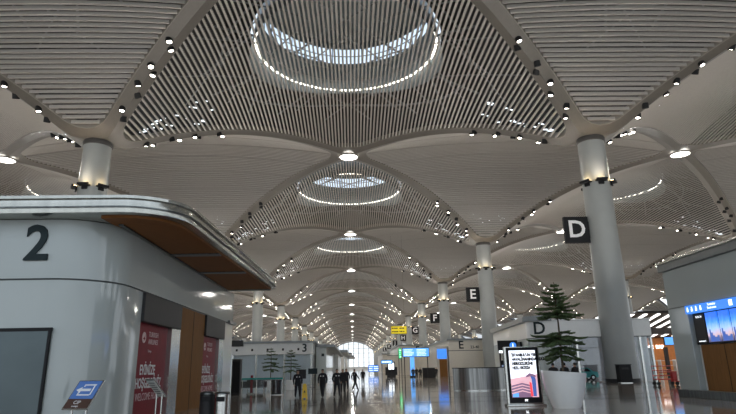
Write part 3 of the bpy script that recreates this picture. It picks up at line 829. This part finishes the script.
MB().box(-1.2, 1.2, 0, 30, 0, 6.2).build('wall', 'cream', t); MB().box(-1.0, 1.0, -.15, 0, 3.6, 5.6).build('screen', 'blueE', t); MB().box(-.6, 1.0, -.1, 0, 0, 3.5).build('wood_panel', 'woodp', t)
far_kiosk('white kiosk building with letter F beyond kiosk E', 14.5, 21.5, 178, 220, 8.4, 'F', 20.2)
far_kiosk('small far white kiosk building with letter G right of the aisle', 12.5, 21, 240, 290, 7.4, 'G', 19.2)

# ------------------------------------------------------------------ kiosk 3 on the left
t = thing('kiosk_building', 'white kiosk building with number 3 behind the two small pines', 'building', (-10, 80, 0))
def nb(): m = MB(); m.T = Matrix.Translation((10, -80, 0)); return m
nb().box(-22, -5.1, 80, 165, 3.95, 5.45).build('upper_wall', 'wallw', t)
nb().box(-22.4, -4.7, 79.6, 165, 5.45, 5.72).build('roof_rim', 'rimd', t)
nb().box(-22, -5.2, 81, 165, 0, 3.95).build('lower_wall', 'wallw', t)
text('digit', '3', 1.5, (-6.25+10, -.04, 4.72), 'front', 'ink', t, .02, .03)
for k in range(6): nb().box(-17.6+2.1*k-.13, -17.6+2.1*k+.13, 79.94, 80, 4.45, 4.75).build('speaker_grille', 'black', t)
for x in (-16, -12.8, -9, -5.3): nb().box(x-.12, x+.12, 79.9, 80.1, 0, 3.95).build('glass_post', 'steel', t)
nb().box(-21.8, -5.3, 80, 80.05, .1, 3.95).build('glass_front', 'glass', t)
nb().box(-17.2, -14.6, 79.5, 79.9, 5.1, 5.9).build('dark_sign_box', 'dark', t)
t = thing('kiosk_building', 'grey kiosk side block with flat roof right of number 3', 'building', (-3.9, 85, 0))
MB().box(-1.1, .4, 0, 70, 0, 5.0).build('wall', 'wallg', t); MB().box(-1.1, 1.7, -.5, 70, 5.0, 5.35).build('roof_rim', 'rimd', t)
MB().box(-.3, .1, -.05, 0, 3.7, 4.1).build('dark_disc_sign', 'ink', t)
for k, (x0, x1, y, z) in enumerate(((-6, -.8, 128, 5.4), (-6, 0, 180, 6.2), (-6, .8, 235, 6.6), (-7, 1.4, 300, 7.2))):
    t = thing('canopy_roof', 'flat dark canopy over the left shopfronts, %s one back' % ORD[k], 'canopy', ((x0+x1)/2, y, 0), 0, 'flat canopies on the left')
    w = (x1-x0)/2
    MB().box(-w, w, 0, 30, z, z+.55).build('roof_slab', 'rimd', t); MB().box(-w, w*.2, .5, 30, 0, z).build('shop_wall', 'wallw', t)

# ------------------------------------------------------------------ queue area in front of kiosk 3
t = thing('queue_counter', 'low counter barrier with teal glass top rail before kiosk 3', 'barrier', (-6.5, 46, 0))
MB().box(-1.75, 1.42, -.05, .1, 1.18, 1.32).build('top_rail', 'teal', t, bevel=.02)
for x in (-1.7, -.6, .5, 1.38): MB().box(x-.03, x+.03, -.03, .03, 0, 1.2).build('post', 'steel', t)
MB().box(-1.7, 1.38, -.01, .01, .15, 1.15).build('glass_panel', 'glass', t)
t = thing('equipment_cabinet', 'black box cabinet under the right end of the teal rail', 'cabinet', (-5.6, 46.8, 0))
MB().box(-.45, .45, -.3, .3, .05, 1.15).build('body', 'black', t, bevel=.02); MB().box(-.43, .43, -.32, -.3, .1, 1.1).build('door', 'dark', t); MB().box(-.45, .45, -.28, .28, 0, .05).build('plinth', 'steel', t)
t = thing('scanner_pillar', 'tall dark grey pillar unit beside the end of kiosk 2', 'pillar', (-9.1, 48.2, 0))
MB().box(-.34, .34, -.4, .4, 0, 2.75).build('body', 'dark', t, bevel=.04); MB().box(-.3, .3, -.42, -.4, .2, 2.6).build('front_panel', 'black', t); MB().box(-.36, .36, -.42, .42, 2.75, 2.82).build('cap', 'steel', t)
t = thing('standing_sign_board', 'dark board on a post between the pines before kiosk 3', 'sign', (-4.9, 60, 0))
MB().box(-.5, .5, -.05, .05, 1.0, 1.9).build('board', 'dark', t, bevel=.02); MB().tube([(0, 0, 0), (0, 0, 1.0)], .04).build('post', 'dark', t); MB().lathe([(.3, 0), (.3, .03)], 20).build('foot', 'dark', t)
t = thing('standing_sign_board', 'small dark sign board right of the walking officer, before kiosk 3', 'sign', (-4.0, 64, 0))
MB().box(-.5, .5, -.05, .05, 1.4, 2.0).build('board', 'ink', t, bevel=.02); MB().tube([(0, 0, 0), (0, 0, 1.4)], .04).build('post', 'dark', t); MB().lathe([(.3, 0), (.3, .03)], 20).build('foot', 'dark', t)
def seat_row(x, y, label):
    t = thing('bench', label, 'bench', (x, y, 0), 0, 'dark waiting benches before kiosk 3')
    MB().box(-1.3, 1.3, -.3, .3, .42, .50).build('seat', 'coat', t, bevel=.02); MB().box(-1.3, 1.3, .28, .36, .5, .95).build('backrest', 'coat', t, bevel=.02)
    for sx in (-1.1, 1.1): MB().box(sx-.04, sx+.04, -.25, .3, 0, .42).build('leg', 'steel', t)
seat_row(-9.2, 60.5, 'dark waiting bench farthest left before kiosk 3'); seat_row(-8.6, 52.5, 'dark waiting bench behind the teal rail barrier')
# red dressed sliver of a standing sign at the kiosk end, as in the photograph a red roll-up
t = thing('rollup_banner', 'narrow red stand banner beside the dark pillar unit', 'banner', (-8.0, 49.0, 0))
MB().box(-.10, .10, -.02, .02, .12, 1.5).build('banner_sheet', 'red', t); MB().box(-.22, .22, -.1, .1, 0, .12).build('base', 'steel', t); MB().tube([(0, .04, .1), (0, .04, 1.5)], .015).build('pole', 'steel', t)

# wet floor sign
t = thing('wet_floor_sign', 'yellow folding wet floor sign beside the leftmost officer', 'floor sign', (-2.85, 39.6, 0)); t.scale = (.95, .8, .88)
for sg in (-1, 1):
    m = MB(); m.add([(-.20, sg*.22, 0), (-.12, sg*.22, 0), (-.08, sg*.2, .08), (.08, sg*.2, .08), (.12, sg*.22, 0), (.20, sg*.22, 0), (.13, sg*.03, 1.0), (.05, sg*.02, 1.06), (-.05, sg*.02, 1.06), (-.13, sg*.03, 1.0)], [tuple(range(10))])
    me = m.build('panel', 'yellowp', t); md = me.modifiers.new('s', 'SOLIDIFY'); md.thickness = .03
MB().box(-.1, .1, -.04, .04, 1.0, 1.09).build('hinge', 'yellowp', t, bevel=.01)
m = MB(); m.add([(-.07, -.150, .45), (.07, -.150, .45), (0, -.125, .62)], [(0, 1, 2)]); m.build('warning_mark', 'ink', t)

# ------------------------------------------------------------------ overhead signs
def hang_sign(name, label, x0, x1, y, z0, z1, face, rows, ztop, cat='sign', cols=2):
    t = thing(name, label, cat, ((x0+x1)/2, y, 0)); w = (x1-x0)/2; h = z1-z0
    MB().box(-w, w, -.15, .15, z0, z1).build('frame', 'dark', t, bevel=.03)
    s = MB().box(-w+.08, w-.08, -.18, -.14, z0+.08, z1-.08).build('sign_face', face, t)
    m = MB(); rnd = random.Random(int(x0*7)); mt = 'whiteE' if face != 'yellow' else 'ink'
    for r in range(rows):
        for c in range(cols):
            xx = -w+.25+c*(2*w-.2)/cols; zz = z1-.2-(h-.35)*(r+.5)/rows
            k = xx
            while k < xx+(2*w-.5)/cols*rnd.uniform(.6, .9):
                q = rnd.uniform(.1, .45)*h/ (rows+1); m.box(k, k+q*1.6, -.19, -.18, zz-h*.12/rows, zz+h*.16/rows); k += q*2.1
    m.build('sign_text', mt, s)
    if ztop > z1:
        m = MB()
        for sx in (-.7, .7): m.box(w*sx-.015, w*sx+.015, -.015, .015, z1, ztop)
        m.build('hanger_rod', 'dark', t)
    elif ztop < 0:
        m = MB()
        for sx in (-.85, .85): m.box(w*sx-.06, w*sx+.06, -.06, .06, 0, z0)
        m.build('support_post', 'dark', t)
    return t
hang_sign('flight_display_board', 'wide bright blue flight display board right of the aisle', 8.0, 12.2, 90, 3.45, 4.85, 'skyE', 5, -1, 'display board')
hang_sign('overhead_sign', 'yellow overhead sign with black text high above the aisle edge', 10.35, 14.5, 150, 10.4, 12.45, 'yellow', 2, CAMZ+L*.60)
hang_sign('overhead_sign', 'small light blue overhead sign left of the flight display board', 6.1, 8.5, 120, 2.75, 3.5, 'skyE', 1, -1, cols=1)
hang_sign('overhead_sign', 'narrow upright green exit sign beside the flight display board', 9.75, 10.4, 120, 3.7, 5.8, 'greenE', 4, -1, cols=1)
hang_sign('kiosk_screen', 'far blue lit screen bank near the end of the aisle', 5.0, 8.2, 180, .9, 2.9, 'blueE', 3, -1, 'screen')
t = thing('display_totem', 'far dark display stand with white lit panel in the aisle', 'display stand', (8.7, 128, 0))
MB().box(-.95, .95, -.3, .3, 0, .4).build('base', 'dark', t, bevel=.05); MB().box(-1.3, 1.3, -.25, .25, .4, 2.1).build('body', 'dark', t, bevel=.05); MB().box(-.6, .6, -.3, -.25, 1.6, 3.0).build('lit_panel', 'whiteE', t); MB().box(-.8, .8, -.25, .2, 1.2, 3.2).build('panel_frame', 'black', t)
t = thing('lit_pillar', 'slim cyan lit vertical panel under the flight display board', 'screen', (12.55, 120, 0))
MB().box(-.42, .42, -.1, .1, .3, 4.2).build('lit_panel', 'skyE', t); MB().box(-.55, .55, -.2, .2, 0, .3).build('base', 'dark', t)
t = thing('service_counter', 'dark brown service counter right of the group under the flight display board', 'counter', (14.3, 108, 0))
MB().box(-1.15, 1.15, -.5, .5, 0, 1.75).build('body', 'coat', t, bevel=.05); MB().box(-1.2, 1.2, -.6, .6, 1.75, 1.85).build('worktop', 'steeld', t)
t = thing('partition_wall', 'beige panelled partition behind the group under the blue board', 'partition', (15, 165, 0))
MB().box(-5, 3, 0, .5, 0, 5.2).build('panel', 'cream', t); MB().box(-5, 3, -.05, .55, 5.2, 5.4).build('cap', 'rimd', t)

# ------------------------------------------------------------------ bits around the right column
t = thing('litter_bin', 'black square litter bin at the foot of the big right column', 'bin', (27.5, 58.2, 0))
MB().box(-.62, .62, -.4, .4, .06, 1.72).build('body', 'black', t, bevel=.03); MB().box(-.66, .66, -.44, .44, 1.72, 1.8).build('lid', 'dark', t, bevel=.02); MB().box(-.35, .35, -.41, -.40, 1.3, 1.5).build('opening', 'dark', t); MB().box(-.58, .58, -.36, .36, 0, .06).build('plinth', 'steel', t)
# leafy black and white pillar
t = thing('planted_pillar', 'narrow pillar with dark leaf tufts left of the big column', 'pillar', (26.4, 63.6+4.5, 0))
MB().box(-.45, .45, -.3, .3, 0, 6.4).build('panel', 'wallw', t)
for k in range(8):
    m = MB(); z = 1.2+.68*k
    for q in range(9):
        a = -2.6+q*.3; m.tube([(0, -.3, z), (.35*math.cos(a), -.45, z+.12), (.62*math.cos(a), -.5, z-.22+.04*(q % 3))], [.05, .09, .01], 5)
    m.build('leaf_tuft', 'needle', t)
# teal show car
t = thing('car', 'small teal car displayed behind the potted pine', 'car', (28.5, 72, 0))
prof = [(-1.9, .35), (-1.95, .7), (-1.5, .95), (-.9, 1.0), (-.4, 1.45), (.7, 1.48), (1.3, 1.05), (1.85, .95), (1.95, .6), (1.9, .3)]
m = MB(); vs = [(x, y, z) for y in (-.75, .75) for x, z in prof]; n = len(prof)
m.add(vs, [tuple(range(n)), tuple(range(2*n-1, n-1, -1))]+[(i, n+i, n+(i+1) % n, (i+1) % n) for i in range(n)]); m.build('body', 'tealcar', t, bevel=.08)
m = MB(); m.add([(x, -.765, z) for x, z in ((-.75, 1.0), (-.3, 1.38), (.6, 1.4), (1.05, 1.02))], [(0, 1, 2, 3)]); m.build('side_window', 'black', t)
for x in (-1.2, 1.2):
    for y in (-.72, .72):
        w_ = MB(); w_.T = Matrix.Translation((x, y, .33)) @ Matrix.Rotation(PI/2, 4, 'X'); w_.lathe([(.33, -.1), (.33, .1)], 20); w_ = w_.build('wheel', 'black', t, True)
        h_ = MB(); h_.T = Matrix.Translation((x, y, .33)) @ Matrix.Rotation(PI/2, 4, 'X'); h_.lathe([(.18, -.11), (.18, .11)], 12); h_.build('hubcap', 'steel', w_)
# red barrier trolley
t = thing('tubular_barrier', 'red tubular steel trolley frame before the orange shop', 'barrier', (27.6, 50.5, 0))
def rr(pts, r=.045): MB().tube(pts, r, 8).build('rail', 'redp', t, True)
rr([(-1.2, 0, .5), (-1.2, 0, 1.6), (.5, 0, 1.6), (.5, 0, .5)]); rr([(-1.2, 0, 1.25), (.5, 0, 1.25)]); rr([(-1.2, 0, .8), (.5, 0, .8)]); rr([(-1.2, -.8, .5), (-1.2, -.8, 1.1), (.5, -.8, 1.1), (.5, -.8, .5), (-1.2, -.8, .5)])
rr([(-1.2, 0, .5), (.5, 0, .5)]); rr([(-1.2, 0, .5), (-1.2, -.8, .5)]); rr([(.5, 0, .5), (.5, -.8, .5)]); rr([(.5, -.8, .5), (.1, -1.4, .35), (.7, -1.9, .3)])
MB().box(.2, .55, -.7, -.3, .3, 1.15).build('panel', 'redp', t)
for x in (-1.15, .45):
    for y in (-.75, 0):
        w_ = MB(); w_.T = Matrix.Translation((x, y, .16)) @ Matrix.Rotation(PI/2, 4, 'X'); w_.lathe([(.16, -.04), (.16, .04)], 14); w_.build('wheel', 'black', t); MB().box(x-.03, x+.03, y-.03, y+.03, .2, .5).build('wheel_fork', 'dark', t)
# shop
t = thing('shop_unit', 'open shop with orange back wall and diagonal strip lights', 'shop', (46, 80, 0))
m = MB(); m.add([(-5.2, 0, 8.7), (22, 0, 8.7), (22, 22, 6.2), (-5.2, 22, 6.2), (-5.2, 0, 9.0), (22, 0, 9.0), (22, 22, 6.5), (-5.2, 22, 6.5)], [(0, 1, 2, 3), (4, 7, 6, 5), (0, 4, 5, 1), (1, 5, 6, 2), (2, 6, 7, 3), (3, 7, 4, 0)]); m.build('slanted_ceiling', 'shopdark', t)
for k in range(12):
    x = -6+1.9*k; y0_, y1_ = .4, 20
    def zz(y): return 8.7-2.5*y/22-.04
    m = MB(); m.add([(x, y0_, zz(y0_)), (x+.5, y0_, zz(y0_)), (x+3.5, y1_, zz(y1_)), (x+3.0, y1_, zz(y1_)), (x, y0_, zz(y0_)-.08), (x+.5, y0_, zz(y0_)-.08), (x+3.5, y1_, zz(y1_)-.08), (x+3.0, y1_, zz(y1_)-.08)],
        [(0, 3, 2, 1), (4, 5, 6, 7), (0, 1, 5, 4), (1, 2, 6, 5), (2, 3, 7, 6), (3, 0, 4, 7)]); m.build('strip_light', 'stripe', t)
MB().box(2.5, 22, 21.6, 22, 0, 6.2).build('rear_wall', 'orange', t)
MB().box(-2, 22, 11, 11.3, 6.3, 7.3).build('header_beam', 'shopdark', t)
text('shop_sign', 'CAFE  BAR', .8, (7.6, 21.5, 4.6), 'front', 'stripe', t, .02, .02)
m = MB()
for k in range(3): m.box(4, 12, 18+k*.01, 19, .6+.8*k, .66+.8*k)
for x in (4, 6.6, 9.2, 11.9): m.box(x, x+.1, 18, 19, 0, 2.4)
m.build('shelf_rack', 'wallw', t)
m = MB()
for x in (1.7, 4.4): m.box(x, x+.5, 12, 12.5, 0, 4.3)
m.build('pier', 'shopdark', t)
t = thing('wall_screen', 'large lit blue screen hanging in the orange shop', 'screen', (44.6, 79.5, 0))
MB().box(-.95, .95, -.1, .1, 4.2, 5.35).build('frame', 'black', t); MB().box(-.88, .88, -.14, -.1, 4.27, 5.28).build('display', 'skyE', t)
m = MB(); m.box(-.8, -.75, -.02, .02, 5.35, 8.6); m.box(.75, .8, -.02, .02, 5.35, 8.6); m.build('hanger_rod', 'dark', t)

# ------------------------------------------------------------------ people
def skin_mesh(nodes, edges, root):
    me = bpy.data.meshes.new('p'); me.from_pydata([n[0] for n in nodes], edges, [])
    bm = bmesh.new(); bm.from_mesh(me); ly = bm.verts.layers.skin.verify(); bm.verts.ensure_lookup_table()
    for i, n in enumerate(nodes):
        bm.verts[i][ly].radius = n[1] if hasattr(n[1], '__len__') else (n[1], n[1]); bm.verts[i][ly].use_root = (i == root)
    bm.to_mesh(me); bm.free()
    o = bpy.data.objects.new('p', me); COL.objects.link(o)
    o.modifiers.new('s', 'SKIN'); sb = o.modifiers.new('b', 'SUBSURF'); sb.levels = 2
    bpy.context.view_layer.update()
    r = bpy.data.meshes.new_from_object(o.evaluated_get(bpy.context.evaluated_depsgraph_get()))
    bpy.data.objects.remove(o); return r
def person(label, x, y, rz, stride=.18, arms=(.1, -.1), elbow=(.2, .2), outfit='cloth', badge=None, scale=1., wide=1., lean=0., group=None):
    t = thing('person', label, 'person', (x, y, 0), rz, group); t.scale = (scale,)*3
    st = stride
    hip = Vector((0, 0, .95)); 
    nodes = [(hip, (.20*wide, .145)), (Vector((0, lean*.1, 1.12)), (.185*wide, .135)), (Vector((0, lean*.2, 1.32)), (.215*wide, .15)), (Vector((0, lean*.3, 1.45)), (.15, .11)),
             (Vector((0, lean*.35-.01, 1.54)), (.055, .055)), (Vector((0, lean*.4-.02, 1.64)), (.078, .092)), (Vector((0, lean*.4-.015, 1.73)), (.066, .078))]
    edges = [(0, 1), (1, 2), (2, 3), (3, 4), (4, 5), (5, 6)]
    hands = []
    for k, s in enumerate((-1, 1)):
        ph = st*(1 if s > 0 else -1)      # this leg forward (-y) when positive
        knee = Vector((s*.105, -ph*.55-.02, .50)); ank = Vector((s*.11, -ph if ph > 0 else -ph, .09+(.05 if ph < 0 and st > .1 else 0)))
        if ph < 0: knee.y -= .04
        b = len(nodes)
        nodes += [(Vector((s*.105, 0, .86)), .125), (knee, .088), (ank, .062), (ank+Vector((0, -.13, -.045)), (.055, .045))]
        edges += [(0, b), (b, b+1), (b+1, b+2), (b+2, b+3)]
        sh = Vector((s*.205*wide, lean*.3, 1.42)); a = arms[k]
        el = sh+Vector((s*.075, -math.sin(a)*.29, -math.cos(a)*.29)); e2 = a+elbow[k]
        wr = el+Vector((s*(-.02), -math.sin(e2)*.25, -math.cos(e2)*.25))
        ha = wr+(wr-el).normalized()*.08
        b = len(nodes)
        nodes += [(sh, .080), (el, .062), (wr, .040), (ha, (.038, .022))]
        edges += [(3, b), (b, b+1), (b+1, b+2), (b+2, b+3)]
        hands.append((wr, ha, s))
    me = skin_mesh(nodes, edges, 0)
    m = MB(); m.v = [tuple(v.co) for v in me.vertices]; m.f = [tuple(p.vertices) for p in me.polygons]
    z0 = min(v[2] for v in m.v); z1 = max(v[2] for v in m.v)
    for p in me.polygons:
        c = p.center; k = 0
        if c.z > 1.525: k = 1
        for wr, ha, s in hands:
            if (c-ha).length < .07: k = 1
        if c.z < .105: k = 2
        m.m.append(k)
    for wr, ha, s in hands:
        d = (ha-wr).normalized(); f0 = ha+d*.015
        for q, ln in ((-.027, .06), (-.009, .075), (.009, .07), (.027, .055)):
            p0 = f0+Vector((0, q, 0)); p1 = p0+d*ln*.5+Vector((-s*.006, 0, 0)); p2 = p0+d*ln+Vector((-s*.022, 0, 0)); m.tube([p0, p1, p2], [.0085, .008, .006], 6, 1)
        p0 = wr+d*.03+Vector((0, -.03, 0)); m.tube([p0, p0+d*.03+Vector((-s*.01, -.02, 0)), p0+d*.06+Vector((-s*.015, -.022, 0))], [.010, .009, .007], 6, 1)
    hc = nodes[5][0]; 
    for sg in (-1, 1): 
        mm = hc+Vector((sg*.03, -.082, .035)); m.tube([mm, mm+Vector((0, -.008, 0))], [.011, .004], 6, 2)
        mm = hc+Vector((sg*.078, .0, .01)); m.tube([mm+Vector((0, .015, -.03)), mm+Vector((sg*.01, 0, 0)), mm+Vector((0, .012, .03))], [.01, .014, .008], 6, 1)
    m.tube([hc+Vector((0, -.085, .03)), hc+Vector((0, -.108, -.005)), hc+Vector((0, -.09, -.01))], [.008, .014, .010], 6, 1)
    m.tube([hc+Vector((-.025, -.083, -.04)), hc+Vector((0, -.09, -.042)), hc+Vector((.025, -.083, -.04))], .006, 5, 2)
    m.v = [(a, b_, c_-(z0 if c_ < .5 else z0*max(0, 1-(c_-.5)))) for a, b_, c_ in m.v]
    m.build('body', [outfit, 'skin', 'shoe'], t, True)
    h = MB(); vs = []; fs = []; N1, N2 = 14, 7
    for i in range(N2+1):
        ph = PI*.5*i/N2*1.12
        for j in range(N1):
            th = 2*PI*j/N1; drop = 1.25 if math.sin(th) > -.2 else .72
            p = ph*drop; vs.append((.090*math.sin(p)*math.cos(th), .105*math.sin(p)*math.sin(th), .10*math.cos(p)))
    for i in range(N2):
        for j in range(N1): fs.append((i*N1+j, i*N1+(j+1) % N1, (i+1)*N1+(j+1) % N1, (i+1)*N1+j))
    h.T = Matrix.Translation(hc+Vector((0, .012, .045))); h.add(vs, fs); h.build('hair', 'hair', t, True)
    MB().lathe([(.175, .985), (.18, 1.0), (.175, 1.035)], 20, cap=False).build('belt', 'black', t, True) if outfit == 'cloth' else None
    if outfit == 'cloth':
        bl = t.children[-1]; bl.scale = (1.0*wide, .80, 1)
    if badge == 'chest':
        for sg in (-1, 1): MB().box(sg*.09-.035, sg*.09+.035, -.150, -.110, 1.30, 1.36).build('chest_badge', 'white', t)
    if badge == 'back':
        o = text('back_lettering', 'POLİS', .11, (0, .150, 1.32), 'back', 'white', t, .004, .004)
    return t
G = 'officers in dark uniforms walking in the aisle'
person('leftmost person in dark uniform walking towards camera beside yellow sign', -3.45, 41.0, .25, .24, (-.15, .2), (.3, .3), badge='chest', scale=1.04)
person('person in dark uniform walking in the middle, hands low, chest badges', -1.75, 41.4, -.3, .22, (.1, -.1), (.15, .25), badge='chest', scale=1.06, wide=1.05)
person('person in dark uniform with elbows bent, third walker from the left', -.75, 41.3, .35, .24, (-.35, -.3), (1.1, 1.0), badge='chest', scale=1.06)
person('person in dark clothes half hidden behind the third walker', -.45, 47.5, 0, .08, (.1, -.1), (.2, .2), outfit='coat', scale=1.05)
person('person in dark clothes standing just behind the three walkers', -.25, 54.5, .3, .06, (.3, .2), (.6, .4), outfit='cloth', scale=1.06)
person('person striding wide away from camera with white lettering on back', .55, 53.0, PI-.95, .36, (.4, -.4), (.4, .6), badge='back', scale=1.04, lean=.2)
person('small distant person in dark coat right of the striding walker', 1.6, 74, 0, .1, (.1, -.1), (.2, .2), outfit='coat')
for k, (x, y) in enumerate(((11.0, 104), (11.7, 104.5), (12.4, 105))):
    person(('left', 'middle', 'right')[k]+' person of the dark group standing under the blue flight board', x, y, .3*k-.3, .05, (.15, -.1), (.5, .3), outfit='coat', scale=1.05)
person('lone person in dark coat standing before the letter F kiosk', 16.0, 110, 0, .08, (.1, -.1), (.2, .3), outfit='coat', scale=1.05)
for k, (x, y) in enumerate(((14.0, 39.6), (14.85, 39.8), (15.55, 39.7))):
    person(('left', 'middle', 'right')[k]+' dark haired person standing behind the large white pot', x, y, PI+.4*k-.3, .05, (.25, .2), (.8, .6), outfit='coat', scale=1.12)

# ------------------------------------------------------------------ world and view
w = bpy.data.worlds.new('world'); SC.world = w; w.use_nodes = True
nt = w.node_tree; bg = nt.nodes['Background']
tc = nt.nodes.new('ShaderNodeTexCoord'); sp = nt.nodes.new('ShaderNodeSeparateXYZ'); rp = nt.nodes.new('ShaderNodeValToRGB')
nt.links.new(tc.outputs['Generated'], sp.inputs[0]); nt.links.new(sp.outputs['Z'], rp.inputs['Fac'])
rp.color_ramp.elements[0].position = 0; rp.color_ramp.elements[0].color = (.92, .96, 1, 1)
rp.color_ramp.elements[1].position = .8; rp.color_ramp.elements[1].color = (.66, .80, 1, 1)
nt.links.new(rp.outputs['Color'], bg.inputs['Color']); bg.inputs['Strength'].default_value = .9

SC.view_settings.view_transform = 'Standard'; SC.view_settings.look = 'None'
SC.view_settings.gamma = 1; SC.view_settings.use_curve_mapping = False
SC.view_settings.exposure = 0.72
cy = SC.cycles
cy.max_bounces = 6; cy.diffuse_bounces = 4; cy.glossy_bounces = 3; cy.transparent_max_bounces = 12; cy.sample_clamp_indirect = 4
cy.use_denoising = True; cy.caustics_reflective = False; cy.caustics_refractive = False
